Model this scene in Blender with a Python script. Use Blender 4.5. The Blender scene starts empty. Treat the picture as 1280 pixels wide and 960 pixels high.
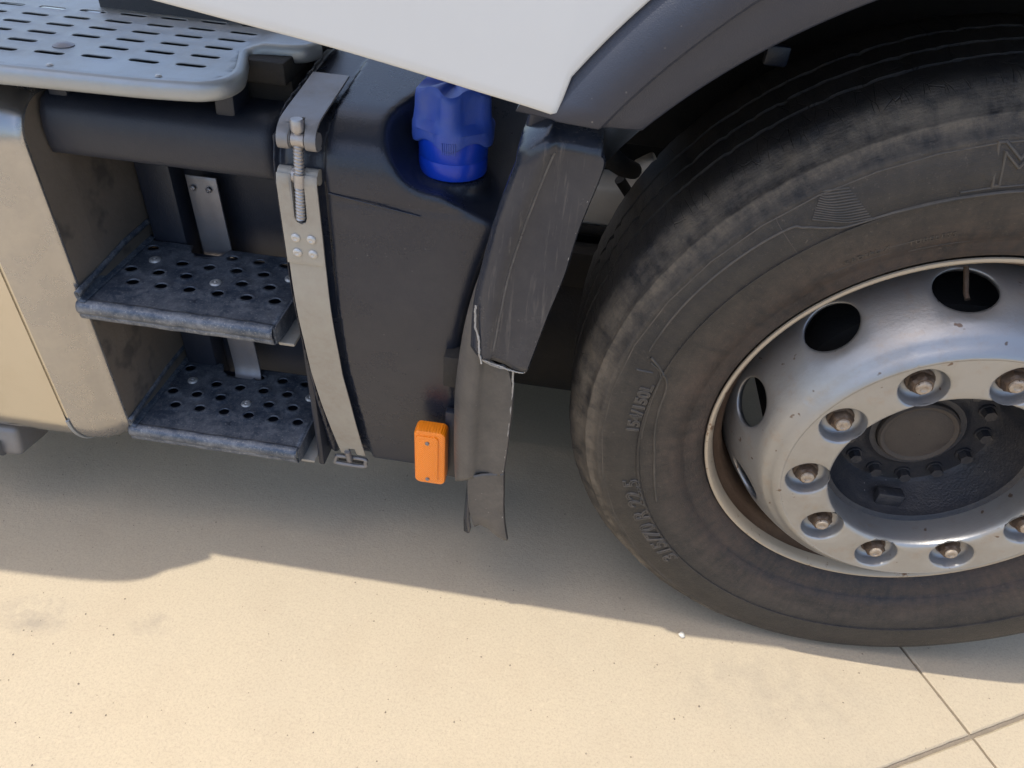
import bpy, bmesh, math, random
import numpy as np
from mathutils import Vector, Matrix, Euler, noise
from mathutils.geometry import delaunay_2d_cdt
random.seed(7); rng = np.random.default_rng(7)
R = math.radians; PI = math.pi
scene = bpy.context.scene
COL = scene.collection

# ------------------------------------------------------------------ camera
cam_d = bpy.data.cameras.new('camera'); cam = bpy.data.objects.new('camera', cam_d); COL.objects.link(cam)
cam.location = (-0.53384, -0.79613, 1.15317)
cam.rotation_euler = (0.873925, -0.071413, 0.131249)
cam_d.sensor_width = 36.0; cam_d.lens = 36.0*899.07/1280.0
cam_d.clip_start = 0.02; cam_d.clip_end = 1000
scene.camera = cam

# ------------------------------------------------------------------ sky, sun, exposure
SUN = Vector((-0.33, -0.045, 1.0)).normalized()
elev = math.asin(SUN.z); azim = math.atan2(SUN.x, SUN.y)
world = bpy.data.worlds.new("World"); scene.world = world; world.use_nodes = True
wn = world.node_tree; wn.nodes.clear()
wo = wn.nodes.new('ShaderNodeOutputWorld'); wb = wn.nodes.new('ShaderNodeBackground')
sk = wn.nodes.new('ShaderNodeTexSky'); sk.sky_type = 'NISHITA'; sk.sun_disc = False
sk.sun_elevation = elev; sk.sun_rotation = azim
sk.air_density = 1.0; sk.dust_density = 3.0; sk.ozone_density = 1.0
wb.inputs['Strength'].default_value = 0.15
wn.links.new(sk.outputs[0], wb.inputs[0]); wn.links.new(wb.outputs[0], wo.inputs[0])
sd = bpy.data.lights.new('sun', 'SUN'); so = bpy.data.objects.new('sun', sd); COL.objects.link(so)
sd.energy = 2.05; sd.angle = R(0.5); sd.color = (1.0, 0.945, 0.82)
so.rotation_euler = SUN.to_track_quat('Z', 'Y').to_euler(); so.location = (0, 0, 6)
vs = scene.view_settings
vs.view_transform = 'Standard'; vs.look = 'None'; vs.exposure = 0.95; vs.gamma = 1.0; vs.use_curve_mapping = False
scene.render.engine = 'CYCLES'
scene.cycles.use_denoising = True
scene.cycles.max_bounces = 10; scene.cycles.diffuse_bounces = 6; scene.cycles.glossy_bounces = 5
scene.cycles.sample_clamp_indirect = 6.0

# ------------------------------------------------------------------ material helper
class NT:
    def __init__(s, name):
        s.m = bpy.data.materials.new(name); s.m.use_nodes = True; s.t = s.m.node_tree; s.t.nodes.clear()
        s.out = s.t.nodes.new('ShaderNodeOutputMaterial'); s.b = s.t.nodes.new('ShaderNodeBsdfPrincipled')
        s.t.links.new(s.b.outputs[0], s.out.inputs[0])
        s.tc = s.t.nodes.new('ShaderNodeTexCoord'); s.obj = s.tc.outputs['Object']
        s.geo = s.t.nodes.new('ShaderNodeNewGeometry')
    def put(s, sock, v):
        if isinstance(v, bpy.types.NodeSocket): s.t.links.new(v, sock)
        elif isinstance(v, (tuple, list)) and len(v) == 3 and sock.type == 'RGBA': sock.default_value = (*v, 1)
        else: sock.default_value = v
    def noise(s, scale, detail=4, rough=.6, vec=None, dist=0):
        n = s.t.nodes.new('ShaderNodeTexNoise'); n.inputs['Scale'].default_value = scale
        n.inputs['Detail'].default_value = detail; n.inputs['Roughness'].default_value = rough
        n.inputs['Distortion'].default_value = dist; s.put(n.inputs['Vector'], vec or s.obj); return n.outputs['Fac']
    def scale(s, vec, sc):
        n = s.t.nodes.new('ShaderNodeMapping'); n.inputs['Scale'].default_value = sc; s.put(n.inputs['Vector'], vec); return n.outputs[0]
    def voro(s, scale, vec=None, feat='F1'):
        n = s.t.nodes.new('ShaderNodeTexVoronoi'); n.feature = feat; n.inputs['Scale'].default_value = scale
        s.put(n.inputs['Vector'], vec or s.obj); return n.outputs['Distance']
    def ramp(s, f, *stops):
        n = s.t.nodes.new('ShaderNodeValToRGB'); cr = n.color_ramp
        while len(cr.elements) < len(stops): cr.elements.new(.5)
        for e, (p, c) in zip(cr.elements, stops):
            e.position = p; e.color = (c, c, c, 1) if not isinstance(c, tuple) else (*c, 1)
        s.put(n.inputs[0], f); return n.outputs[0]
    def mix(s, f, a, b, mode='MIX'):
        n = s.t.nodes.new('ShaderNodeMix'); n.data_type = 'RGBA'; n.blend_type = mode
        s.put(n.inputs[0], f); s.put(n.inputs[6], a); s.put(n.inputs[7], b); return n.outputs[2]
    def math(s, op, a, b=0.0, c=None):
        n = s.t.nodes.new('ShaderNodeMath'); n.operation = op; s.put(n.inputs[0], a); s.put(n.inputs[1], b)
        if c is not None: s.put(n.inputs[2], c)
        return n.outputs[0]
    def sep(s, v):
        n = s.t.nodes.new('ShaderNodeSeparateXYZ'); s.put(n.inputs[0], v); return n.outputs
    def comb(s, x, y, z):
        n = s.t.nodes.new('ShaderNodeCombineXYZ')
        for i, v in enumerate((x, y, z)): s.put(n.inputs[i], v)
        return n.outputs[0]
    def bump(s, h, dist=.001, strength=1.0, prev=None):
        n = s.t.nodes.new('ShaderNodeBump'); n.inputs['Distance'].default_value = dist; n.inputs['Strength'].default_value = strength
        s.put(n.inputs['Height'], h)
        if prev is not None: s.t.links.new(prev, n.inputs['Normal'])
        return n.outputs[0]
    def fin(s, color=None, rough=None, metal=None, normal=None, **kw):
        if color is not None: s.put(s.b.inputs['Base Color'], color)
        if rough is not None: s.put(s.b.inputs['Roughness'], rough)
        if metal is not None: s.put(s.b.inputs['Metallic'], metal)
        if normal is not None: s.put(s.b.inputs['Normal'], normal)
        for k, v in kw.items(): s.put(s.b.inputs[k.replace('_', ' ')], v)
        return s.m

def dusty(name, base, dust, amount=.5, sc=9, rough=.5, metal=0.0, grain=450, gd=.0004, speck=None):
    """base colour with a patchy film of dust, fine grain relief and some pale scratches"""
    n = NT(name)
    a = n.noise(sc, 6, .65); b = n.noise(sc*7, 5, .7)
    f = n.math('MULTIPLY', n.ramp(a, (.35, 0.0), (.72, 1.0)), n.ramp(b, (.3, .35), (.7, 1.0)))
    f = n.math('MULTIPLY', f, amount)
    c = n.mix(f, base, dust)
    if speck:
        sp = n.ramp(n.voro(70), (.0, 1.0), (.09, .0))
        sp = n.math('MULTIPLY', sp, n.ramp(n.noise(14, 3), (.5, 0.0), (.62, 1.0)))
        c = n.mix(n.math('MULTIPLY', sp, .7), c, speck)
    g = n.noise(grain, 2)
    nm = n.bump(g, gd)
    rg = n.math('ADD', n.math('MULTIPLY', f, .35), rough)
    if metal: return n.fin(c, rg, n.math('SUBTRACT', metal, n.math('MULTIPLY', f, metal*.8)), nm)
    return n.fin(c, rg, 0.0, nm)

M = {}
M['plastic'] = dusty('tank_plastic', (.013, .018, .032), (.085, .080, .080), .34, 5, .25, 0, 520, .0003, (.22, .21, .20))
M['plastic_flare'] = dusty('flare_plastic', (.024, .030, .050), (.085, .086, .092), .25, 6, .38, 0, 700, .0004, (.4, .38, .35))
M['plastic_dark'] = dusty('housing_plastic', (.012, .017, .031), (.08, .077, .078), .3, 8, .42, 0, 500, .0004)
M['black'] = dusty('underbody_black', (.012, .012, .013), (.07, .055, .04), .6, 7, .7, 0, 200, .001)
M['white'] = dusty('cab_paint', (.61, .63, .645), (.48, .45, .40), .12, 4, .28, 0, 30, .00002)
M['strap'] = dusty('galvanised_strap', (.36, .35, .32), (.26, .20, .14), .7, 14, .5, .35, 600, .0002)
M['hook'] = dusty('hook_steel', (.24, .24, .25), (.2, .16, .12), .5, 20, .42, .5, 600, .0002)
M['zinc'] = dusty('zinc_screw', (.42, .42, .43), (.30, .20, .11), .6, 60, .38, .8, 900, .0001)
n = NT('step_steel')
a = n.noise(16, 7, .75); b = n.noise(75, 6, .8); w = n.noise(240, 3, .7)
f = n.math('MULTIPLY', n.ramp(n.math('ADD', n.math('MULTIPLY', a, .6), n.math('MULTIPLY', b, .5)), (.47, 0.0), (.66, 1.0)), .75)
c = n.mix(f, (.060, .078, .11), (.27, .28, .30)); c = n.mix(n.math('MULTIPLY', n.ramp(w, (.58, 0.0), (.66, 1.0)), .45), c, (.42, .41, .38))
c = n.mix(n.math('MULTIPLY', n.ramp(n.noise(31, 4, .7), (.62, 0.0), (.72, 1.0)), .6), c, (.03, .035, .05))
M['step'] = n.fin(c, n.math('ADD', n.math('MULTIPLY', f, .3), .36), .35, n.bump(n.math('ADD', b, n.math('MULTIPLY', w, .4)), .0006))
M['board'] = dusty('board_aluminium', (.34, .37, .40), (.30, .26, .20), .45, 10, .40, .55, 300, .0003)
M['rivet'] = dusty('rivet_zinc', (.55, .55, .54), (.35, .27, .2), .5, 60, .4, .6, 900, .0001)
M['rust'] = dusty('rusty_steel', (.075, .045, .030), (.27, .21, .15), .7, 45, .5, .45, 400, .0004)
M['nut_tip'] = dusty('worn_nut_tip', (.42, .36, .29), (.16, .09, .05), .8, 160, .5, .5, 600, .0003)
M['hub'] = dusty('hub_black', (.018, .021, .030), (.13, .11, .09), .5, 12, .42, .2, 300, .0008, (.5, .45, .4))
M['hubcap'] = dusty('hub_cap_dusty', (.055, .044, .038), (.12, .10, .08), .6, 14, .6, .1, 300, .0006)
M['screw'] = dusty('screw_grey', (.25, .25, .27), (.2, .15, .12), .4, 60, .4, .7, 900, .0001)

# lorry wheel paint
n = NT('wheel_silver')
a = n.noise(6, 6, .7); d = n.ramp(n.noise(38, 5, .75), (.54, 0.0), (.74, 1.0))
c = n.mix(n.math('MULTIPLY', n.ramp(a, (.45, 0.0), (.75, 1.0)), .45), (.35, .352, .355), (.22, .19, .155))
c = n.mix(n.math('MULTIPLY', d, .35), c, (.33, .24, .16))
ch = n.math('MULTIPLY', n.ramp(n.noise(55, 2, .5), (.70, 0.0), (.73, 1.0)), .8)
c = n.mix(ch, c, (.12, .07, .045))
M['silver'] = n.fin(c, n.math('ADD', n.math('MULTIPLY', a, .25), .29), .74, n.bump(n.noise(260, 3), .00025))
n = NT('rim_cream')
a = n.noise(20, 6, .7); r1 = n.ramp(n.noise(26, 4, .8), (.60, 0.0), (.68, 1.0))
c = n.mix(n.math('MULTIPLY', a, .5), (.50, .43, .33), (.28, .21, .14)); c = n.mix(r1, c, (.17, .085, .04))
M['rim'] = n.fin(c, .5, .25, n.bump(n.noise(200, 4), .0005))
M['barrel'] = dusty('rim_barrel', (.09, .055, .035), (.20, .13, .08), .7, 12, .55, .3, 200, .0006)

# aluminium tank: brushed, streaks of road film
n = NT('tank_aluminium')
st = n.noise(5, 6, .6, n.scale(n.obj, (1, 1, 18)))
sp = n.noise(3.5, 7, .7)
c = n.mix(n.ramp(sp, (.45, 0.0), (.75, .6)), (.58, .55, .49), (.44, .39, .31))
M['alu'] = n.fin(c, n.math('ADD', n.math('MULTIPLY', sp, .16), .13), .97, n.bump(st, .0004))
M['alu_grey_reflection'] = dusty('tank_cap_grey_reflection', (.42, .415, .41), (.26, .22, .18), .5, 7, .22, .95, 500, .00008)  # duller grey paints in the dark reflection at the tank corner
n = NT('tank_end')
sp = n.noise(9, 7, .7); bl = n.ramp(n.noise(14, 3, .6), (.56, 0.0), (.66, .7))
c = n.mix(sp, (.27, .235, .20), (.15, .125, .10)); c = n.mix(bl, c, (.08, .075, .072))
M['alu_end'] = n.fin(c, n.math('ADD', n.math('MULTIPLY', sp, .2), .42), .45, n.bump(n.noise(120, 5), .0007))

# mudguard: glossy black with long scuffs
n = NT('mudguard_plastic')
v = n.scale(n.obj, (60, 60, 3)); sc1 = n.ramp(n.noise(2.2, 5, .75, v), (.56, 0.0), (.72, 1.0))
d = n.noise(7, 6, .7); f = n.math('MULTIPLY', n.ramp(d, (.4, 0.0), (.7, 1.0)), .38)
c = n.mix(f, (.015, .020, .034), (.085, .085, .088)); c = n.mix(n.math('MULTIPLY', sc1, .22), c, (.30, .27, .24))
M['guard'] = n.fin(c, n.math('ADD', n.math('MULTIPLY', f, .5), .16), 0.0, n.bump(n.noise(160, 4), .0002))
M['scuff_glint'] = dusty('mudguard_scuff_and_glint', (.05, .052, .06), (.20, .19, .18), .8, 30, .25, 0, 160, .0003)  # paler ridge tone: edge scuffs plus a painted specular highlight
M['guard_low'] = dusty('mudguard_dusty', (.06, .058, .058), (.20, .175, .15), .75, 9, .36, 0, 160, .0005, (.4, .37, .33))
M['torn'] = dusty('torn_plastic_edge', (.42, .40, .37), (.2, .18, .15), .8, 60, .7, 0, 500, .001)

# filler cap
n = NT('cap_blue'); a = n.noise(30, 5, .6)
M['cap'] = n.fin(n.mix(n.math('MULTIPLY', a, .12), (.002, .040, .48), (.03, .09, .34)), .33, 0.0, n.bump(n.noise(500, 2), .0001))
n = NT('cap_blue_dusty'); a = n.ramp(n.noise(22, 6, .7), (.30, 0.08), (.72, .45))
M['cap_dusty'] = n.fin(n.mix(a, (.003, .050, .42), (.11, .15, .27)), .45, 0.0, n.bump(n.noise(500, 2), .0002))
# reflector
n = NT('amber_reflector'); ch = n.noise(1, 0)
vv = n.scale(n.obj, (1, 1, 1)); x, y, z = n.sep(vv)
pr = n.math('MULTIPLY', n.math('SINE', n.math('MULTIPLY', x, 1400)), n.math('SINE', n.math('MULTIPLY', z, 1400)))
M['amber'] = n.fin(n.mix(n.math('MULTIPLY', n.noise(60, 4), .3), (1.0, .24, .004), (1.0, .32, .015)), .28, 0.0, n.bump(pr, .0004), Coat_Weight=.6, Coat_Roughness=.12, Subsurface_Weight=.0)
M['amber_rim'] = n.m
M['pale'] = dusty('lit_ground_pale', (.78, .74, .68), (.5, .42, .34), .4, 7, .6, 0, 200, .0006)  # pale tone stands in for sunlit ground
M['stone'] = dusty('pebble_stone', (.65, .62, .55), (.4, .36, .3), .6, 200, .7, 0, 900, .0003)

# tyre rubber: polar coordinates round the axle (the tyre's own origin)
n = NT('tyre_rubber')
x, y, z = n.sep(n.obj)
rr = n.math('SQRT', n.math('ADD', n.math('MULTIPLY', x, x), n.math('MULTIPLY', z, z)))
th = n.math('ARCTAN2', z, x)
pol = n.comb(n.math('MULTIPLY', th, .45), rr, y)
q = n.math('DIVIDE', n.math('SUBTRACT', rr, .29), .22)
patch = n.noise(8, 7, .72); fine = n.noise(60, 5, .7); streak = n.noise(6, 6, .7, n.scale(pol, (1.6, 7, 3)))
radial = n.noise(14, 5, .75, n.scale(pol, (5, .8, 1)))
band = n.ramp(q, (0, .55), (.20, .50), (.36, .38), (.46, .16), (.55, .05), (.70, .06), (.78, .35), (.845, 1.0), (.865, .6), (.90, .85), (.945, .5), (.975, .12), (1.0, .04))  # dust by radius; dark tread end also paints in the flare's shadow
m1 = n.math('MULTIPLY', n.math('ADD', n.math('MULTIPLY', patch, .9), n.math('MULTIPLY', streak, .7)), n.math('ADD', n.math('MULTIPLY', fine, .5), .35))
m1 = n.math('ADD', m1, n.math('MULTIPLY', radial, .35))
f = n.math('MULTIPLY', n.ramp(m1, (.52, 0.0), (.92, 1.0)), n.math('ADD', band, .10))
f = n.math('MINIMUM', n.math('ADD', n.math('MULTIPLY', f, 1.7), .02), .95)
brown = n.mix(n.ramp(q, (.25, 0.0), (.55, 1.0)), (.105, .072, .054), (.155, .128, .097))
c = n.mix(f, (.014, .014, .016), brown)
crk = n.ramp(n.voro(15, n.scale(pol, (5.5, 1.2, 1.2)), 'DISTANCE_TO_EDGE'), (0.0, 1.0), (.022, 0.0))
crk = n.math('MULTIPLY', crk, n.ramp(q, (.935, 0.0), (.955, 1.0)))
crk = n.math('MULTIPLY', crk, n.ramp(n.noise(20, 3), (.42, 0.0), (.55, 1.0)))
spk = n.ramp(n.noise(210, 4, .8), (.60, 0.0), (.72, 1.0)); c = n.mix(n.math('MULTIPLY', spk, .35), c, (.22, .19, .15))
c = n.mix(n.math('MULTIPLY', crk, .35), c, (.006, .006, .006))
rim_l = n.math('ADD', n.math('MULTIPLY', n.noise(110, 7, .8), 1.3), n.math('MULTIPLY', n.math('SINE', n.math('MULTIPLY', rr, 2600)), .025))
nm = n.bump(rim_l, .0016); nm = n.bump(n.math('MULTIPLY', crk, -1.0), .0012, 1, nm)
M['tyre'] = n.fin(c, n.math('ADD', n.math('MULTIPLY', f, .3), .46), 0.0, nm)
M['letters'] = dusty('tyre_letter_rubber', (.040, .038, .036), (.17, .14, .11), .8, 20, .5, 0, 200, .0005)

# concrete
def concrete(name, tint=1.0):
    n = NT(name)
    P = n.geo.outputs['Position']
    big = n.noise(1.3, 6, .6, P); mid = n.noise(7, 6, .65, P); gr = n.noise(240, 4, .8, P); gr2 = n.noise(75, 5, .75, P)
    c = n.mix(n.ramp(big, (.35, 0.0), (.65, 1.0)), (.46*tint, .380*tint, .268*tint), (.432*tint, .362*tint, .262*tint))
    c = n.mix(n.math('MULTIPLY', n.ramp(mid, (.48, 0.0), (.75, 1.0)), .35), c, (.39, .31, .215))
    c = n.mix(n.math('MULTIPLY', n.ramp(gr, (.38, 1.0), (.52, 0.0)), .34), c, (.27, .22, .17))
    c = n.mix(n.math('MULTIPLY', n.ramp(gr2, (.56, 0.0), (.68, 1.0)), .28), c, (.56, .455, .32))
    x, y, z = n.sep(P)
    def spot(cx, cy, rx, ry, lo=.25):
        dx = n.math('DIVIDE', n.math('SUBTRACT', x, cx), rx); dy = n.math('DIVIDE', n.math('SUBTRACT', y, cy), ry)
        d = n.math('ADD', n.math('MULTIPLY', dx, dx), n.math('MULTIPLY', dy, dy))
        return n.math('MULTIPLY', n.ramp(d, (0.1, 1.0), (1.0, 0.0)), n.ramp(n.noise(24, 6, .75, P), (lo+.15, 0.0), (lo+.4, 1.0)))
    for cx, cy, rx, ry, k in ((-1.355, -.205, .075, .042, .62), (-1.16, -.19, .045, .03, .4), (.12, -.30, .3, .12, .25), (-.1, -.13, .22, .09, .28), (-.62, -.42, .3, .1, .2), (.17, -.29, .04, .05, .4)):
        c = n.mix(n.math('MULTIPLY', spot(cx, cy, rx, ry), k), c, (.235, .205, .17))
    pits = n.math('MULTIPLY', n.ramp(n.voro(55, P), (.0, 1.0), (.07, 0.0)), n.ramp(n.noise(9, 2, .5, P), (.55, 0.0), (.6, 1.0)))
    c = n.mix(n.math('MULTIPLY', pits, .6), c, (.14, .11, .09))
    nm = n.bump(gr, .0006); nm = n.bump(gr2, .0006, 1, nm)
    return n.fin(c, .82, 0.0, nm)
M['concrete'] = concrete('concrete_slab')
M['joint'] = dusty('joint_mortar', (.20, .165, .125), (.3, .25, .2), .6, 40, .9, 0, 300, .002)

# ------------------------------------------------------------------ mesh helpers
def link(name, me, mat, parent=None, loc=None):
    o = bpy.data.objects.new(name, me); COL.objects.link(o)
    if mat is not None and not me.materials: me.materials.append(mat)
    if parent is not None: o.parent = parent
    if loc is not None: o.location = loc
    return o
def mesh(name, verts, faces, mat, parent=None, smooth=True, loc=None, angle=None):
    me = bpy.data.meshes.new(name); me.from_pydata([tuple(v) for v in verts], [], faces); me.validate(); me.update()
    if smooth:
        me.shade_smooth()
        if angle: me.set_sharp_from_angle(angle=R(angle))
    return link(name, me, mat, parent, loc)
def from_bm(name, bm, mat, parent=None, smooth=True, loc=None, angle=35):
    bmesh.ops.recalc_face_normals(bm, faces=bm.faces)
    me = bpy.data.meshes.new(name); bm.to_mesh(me); bm.free()
    if smooth: me.shade_smooth(); me.set_sharp_from_angle(angle=R(angle))
    return link(name, me, mat, parent, loc)
def empty(name, parent=None, loc=(0, 0, 0)):
    o = bpy.data.objects.new(name, None); COL.objects.link(o); o.location = loc; o.empty_display_size = .1
    if parent is not None: o.parent = parent
    return o
def box(name, lo, hi, mat, parent=None, bev=.003, seg=2, rot=None, loc=None):
    bm = bmesh.new(); bmesh.ops.create_cube(bm, size=1)
    c = [(a+b)/2 for a, b in zip(lo, hi)]; s = [b-a for a, b in zip(lo, hi)]
    bmesh.ops.scale(bm, vec=s, verts=bm.verts)
    if bev: bmesh.ops.bevel(bm, geom=list(bm.edges), offset=bev, segments=seg, profile=.5, affect='EDGES')
    if rot: bmesh.ops.rotate(bm, cent=(0, 0, 0), matrix=Euler(rot).to_matrix(), verts=bm.verts)
    bmesh.ops.translate(bm, vec=c, verts=bm.verts)
    return from_bm(name, bm, mat, parent)
def grid_faces(nu, nv, cu=False, cv=False, off=0):
    f = []
    for i in range(nu if cu else nu-1):
        for j in range(nv if cv else nv-1):
            f.append((off+i*nv+j, off+((i+1) % nu)*nv+j, off+((i+1) % nu)*nv+(j+1) % nv, off+i*nv+(j+1) % nv))
    return f
def revolve_y(name, prof, mat, parent=None, n=96, loc=(0, 0, 0), a0=0, a1=2*PI, angle=40, jitter=None):
    """profile of (y, r) turned about the Y axis"""
    full = abs(a1-a0-2*PI) < 1e-6; v = []
    cnt = n if full else n+1
    for i in range(cnt):
        a = a0+(a1-a0)*i/n
        for (y, r) in prof:
            p = Vector((r*math.cos(a), y, r*math.sin(a)))
            if jitter: p = jitter(p, a, r)
            v.append(p)
    return mesh(name, v, grid_faces(cnt, len(prof), cu=full), mat, parent, True, loc, angle)
def revolve_z(name, prof, mat, parent=None, n=32, loc=(0, 0, 0), fn=None, angle=40):
    v = []
    for i in range(n):
        a = 2*PI*i/n
        for (r, z) in prof:
            q = (r, z) if fn is None else fn(a, r, z)
            v.append((q[0]*math.cos(a), q[0]*math.sin(a), q[1]))
    return mesh(name, v, grid_faces(n, len(prof), cu=True), mat, parent, True, loc, angle)
def tube(name, pts, r, mat, parent=None, n=12, loc=None, rf=None):
    pts = [Vector(p) for p in pts]; v = []
    up = Vector((.13, .31, .94)).normalized()
    for i, p in enumerate(pts):
        t = (pts[min(i+1, len(pts)-1)]-pts[max(i-1, 0)]).normalized()
        a = t.cross(up).normalized(); b = t.cross(a)
        for k in range(n):
            w = 2*PI*k/n; rad = r if rf is None else rf(i, w)
            v.append(p+rad*(math.cos(w)*a+math.sin(w)*b))
    f = grid_faces(len(pts), n, cv=True); L = len(pts)
    f += [tuple(range(n))[::-1], tuple((L-1)*n+k for k in range(n))]
    return mesh(name, v, f, mat, parent, True, loc, 45)
def solid(o, t, offset=-1.0, bev=0.0):
    m = o.modifiers.new('solid', 'SOLIDIFY'); m.thickness = t; m.offset = offset
    if bev:
        b = o.modifiers.new('bevel', 'BEVEL'); b.width = bev; b.segments = 2; b.limit_method = 'ANGLE'; b.angle_limit = R(50)
    return o
def circ(cx, cy, r, n=16, sx=1, sy=1):
    return [(cx+r*sx*math.cos(2*PI*k/n), cy+r*sy*math.sin(2*PI*k/n)) for k in range(n)]
def capsule(cx, cy, hl, r, n=6):
    p = []
    for k in range(n+1): a = -PI/2+PI*k/n; p.append((cx+hl+r*math.cos(a), cy+r*math.sin(a)))
    for k in range(n+1): a = PI/2+PI*k/n; p.append((cx-hl+r*math.cos(a), cy+r*math.sin(a)))
    return p
def inside(pt, poly):
    x, y = pt; c = False; j = len(poly)-1
    for i in range(len(poly)):
        xi, yi = poly[i]; xj, yj = poly[j]
        if (yi > y) != (yj > y) and x < (xj-xi)*(y-yi)/(yj-yi)+xi: c = not c
        j = i
    return c
def plate(outer, holes, mapf, rings=(), step=.01, extra=()):
    """flat outline with holes, meshed inside and mapped to 3D"""
    V, Eg = [], []
    def loop(p):
        o = len(V); V.extend(p); Eg.extend((o+k, o+(k+1) % len(p)) for k in range(len(p)))
    loop(outer)
    for h in holes: loop(h)
    for r in rings: loop(r)
    xs = [p[0] for p in outer]; ys = [p[1] for p in outer]
    allh = list(holes)+list(rings); bb = [(min(p[0] for p in h)-step*.3, max(p[0] for p in h)+step*.3, min(p[1] for p in h)-step*.3, max(p[1] for p in h)+step*.3) for h in allh]
    x = min(xs)+step*.5
    while x < max(xs):
        y = min(ys)+step*.5
        while y < max(ys):
            if inside((x, y), outer) and not any(b[0] < x < b[1] and b[2] < y < b[3] for b in bb): V.append((x, y))
            y += step
        x += step
    V.extend(extra)
    r = delaunay_2d_cdt([Vector(p) for p in V], Eg, [], 0, 1e-7)
    vo, fo = r[0], r[2]; faces = []
    hb = [(min(p[0] for p in h), max(p[0] for p in h), min(p[1] for p in h), max(p[1] for p in h), h) for h in holes]
    for f in fo:
        cx = sum(vo[i][0] for i in f)/len(f); cy = sum(vo[i][1] for i in f)/len(f)
        if not inside((cx, cy), outer): continue
        if any(b[0] < cx < b[1] and b[2] < cy < b[3] and inside((cx, cy), b[4]) for b in hb): continue
        faces.append(tuple(f))
    return [mapf(p[0], p[1]) for p in vo], faces
def copy_tree(o, parent=None):
    c = o.copy(); COL.objects.link(c); c.parent = parent if parent is not None else o.parent
    for ch in o.children: copy_tree(ch, c)
    return c
def fill(pts, n):
    """resample a polyline by Catmull-Rom"""
    P = [Vector(p) for p in pts]; P = [2*P[0]-P[1]]+P+[2*P[-1]-P[-2]]; out = []
    S = len(P)-3
    for i in range(n):
        t = i/(n-1)*S; k = min(int(t), S-1); u = t-k; a, b, c, d = P[k:k+4]
        out.append(.5*((2*b)+(-a+c)*u+(2*a-5*b+4*c-d)*u*u+(-a+3*b-3*c+d)*u**3))
    return out
def surface_nets(F, x0, y0, z0, h):
    """mesh of the zero set of a sampled field, negative inside"""
    s = F < 0; nx, ny, nz = F.shape
    c = np.zeros((nx-1, ny-1, nz-1)); P = np.zeros((nx-1, ny-1, nz-1, 3))
    I, J, K = np.meshgrid(np.arange(nx-1), np.arange(ny-1), np.arange(nz-1), indexing='ij')
    corners = [(a, b, d) for a in (0, 1) for b in (0, 1) for d in (0, 1)]
    for a in corners:
        for ax in range(3):
            if a[ax]: continue
            b = list(a); b[ax] = 1; b = tuple(b)
            fa = F[a[0]:nx-1+a[0], a[1]:ny-1+a[1], a[2]:nz-1+a[2]]; fb = F[b[0]:nx-1+b[0], b[1]:ny-1+b[1], b[2]:nz-1+b[2]]
            m = (fa < 0) != (fb < 0); t = np.where(m, fa/np.where(m, fa-fb, 1), 0)
            for q in range(3): P[..., q] += np.where(m, a[q]+(t if q == ax else 0), 0)
            c += m
    act = c > 0; idx = -np.ones(act.shape, int); idx[act] = np.arange(act.sum())
    pos = P[act]/c[act][:, None]; pos += np.stack([I[act], J[act], K[act]], 1); pos = pos*h+np.array([x0, y0, z0])
    faces = []
    for ax in range(3):
        o1, o2 = [(1, 2), (2, 0), (0, 1)][ax]
        sl = [slice(1, -1)]*3; sl[ax] = slice(0, -1)
        sl2 = list(sl); sl2[ax] = slice(1, None)
        A = s[tuple(sl)]; B = s[tuple(sl2)]
        w = np.argwhere(A != B)
        for e in w:
            g = e.copy()
            for q in range(3):
                if q != ax: g[q] += 1
            def cell(d1, d2):
                k = g.copy(); k[o1] -= d1; k[o2] -= d2; return int(idx[tuple(k)])
            f = (cell(0, 0), cell(1, 0), cell(1, 1), cell(0, 1))
            faces.append(f if A[tuple(e)] else f[::-1])
    return pos, faces

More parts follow.
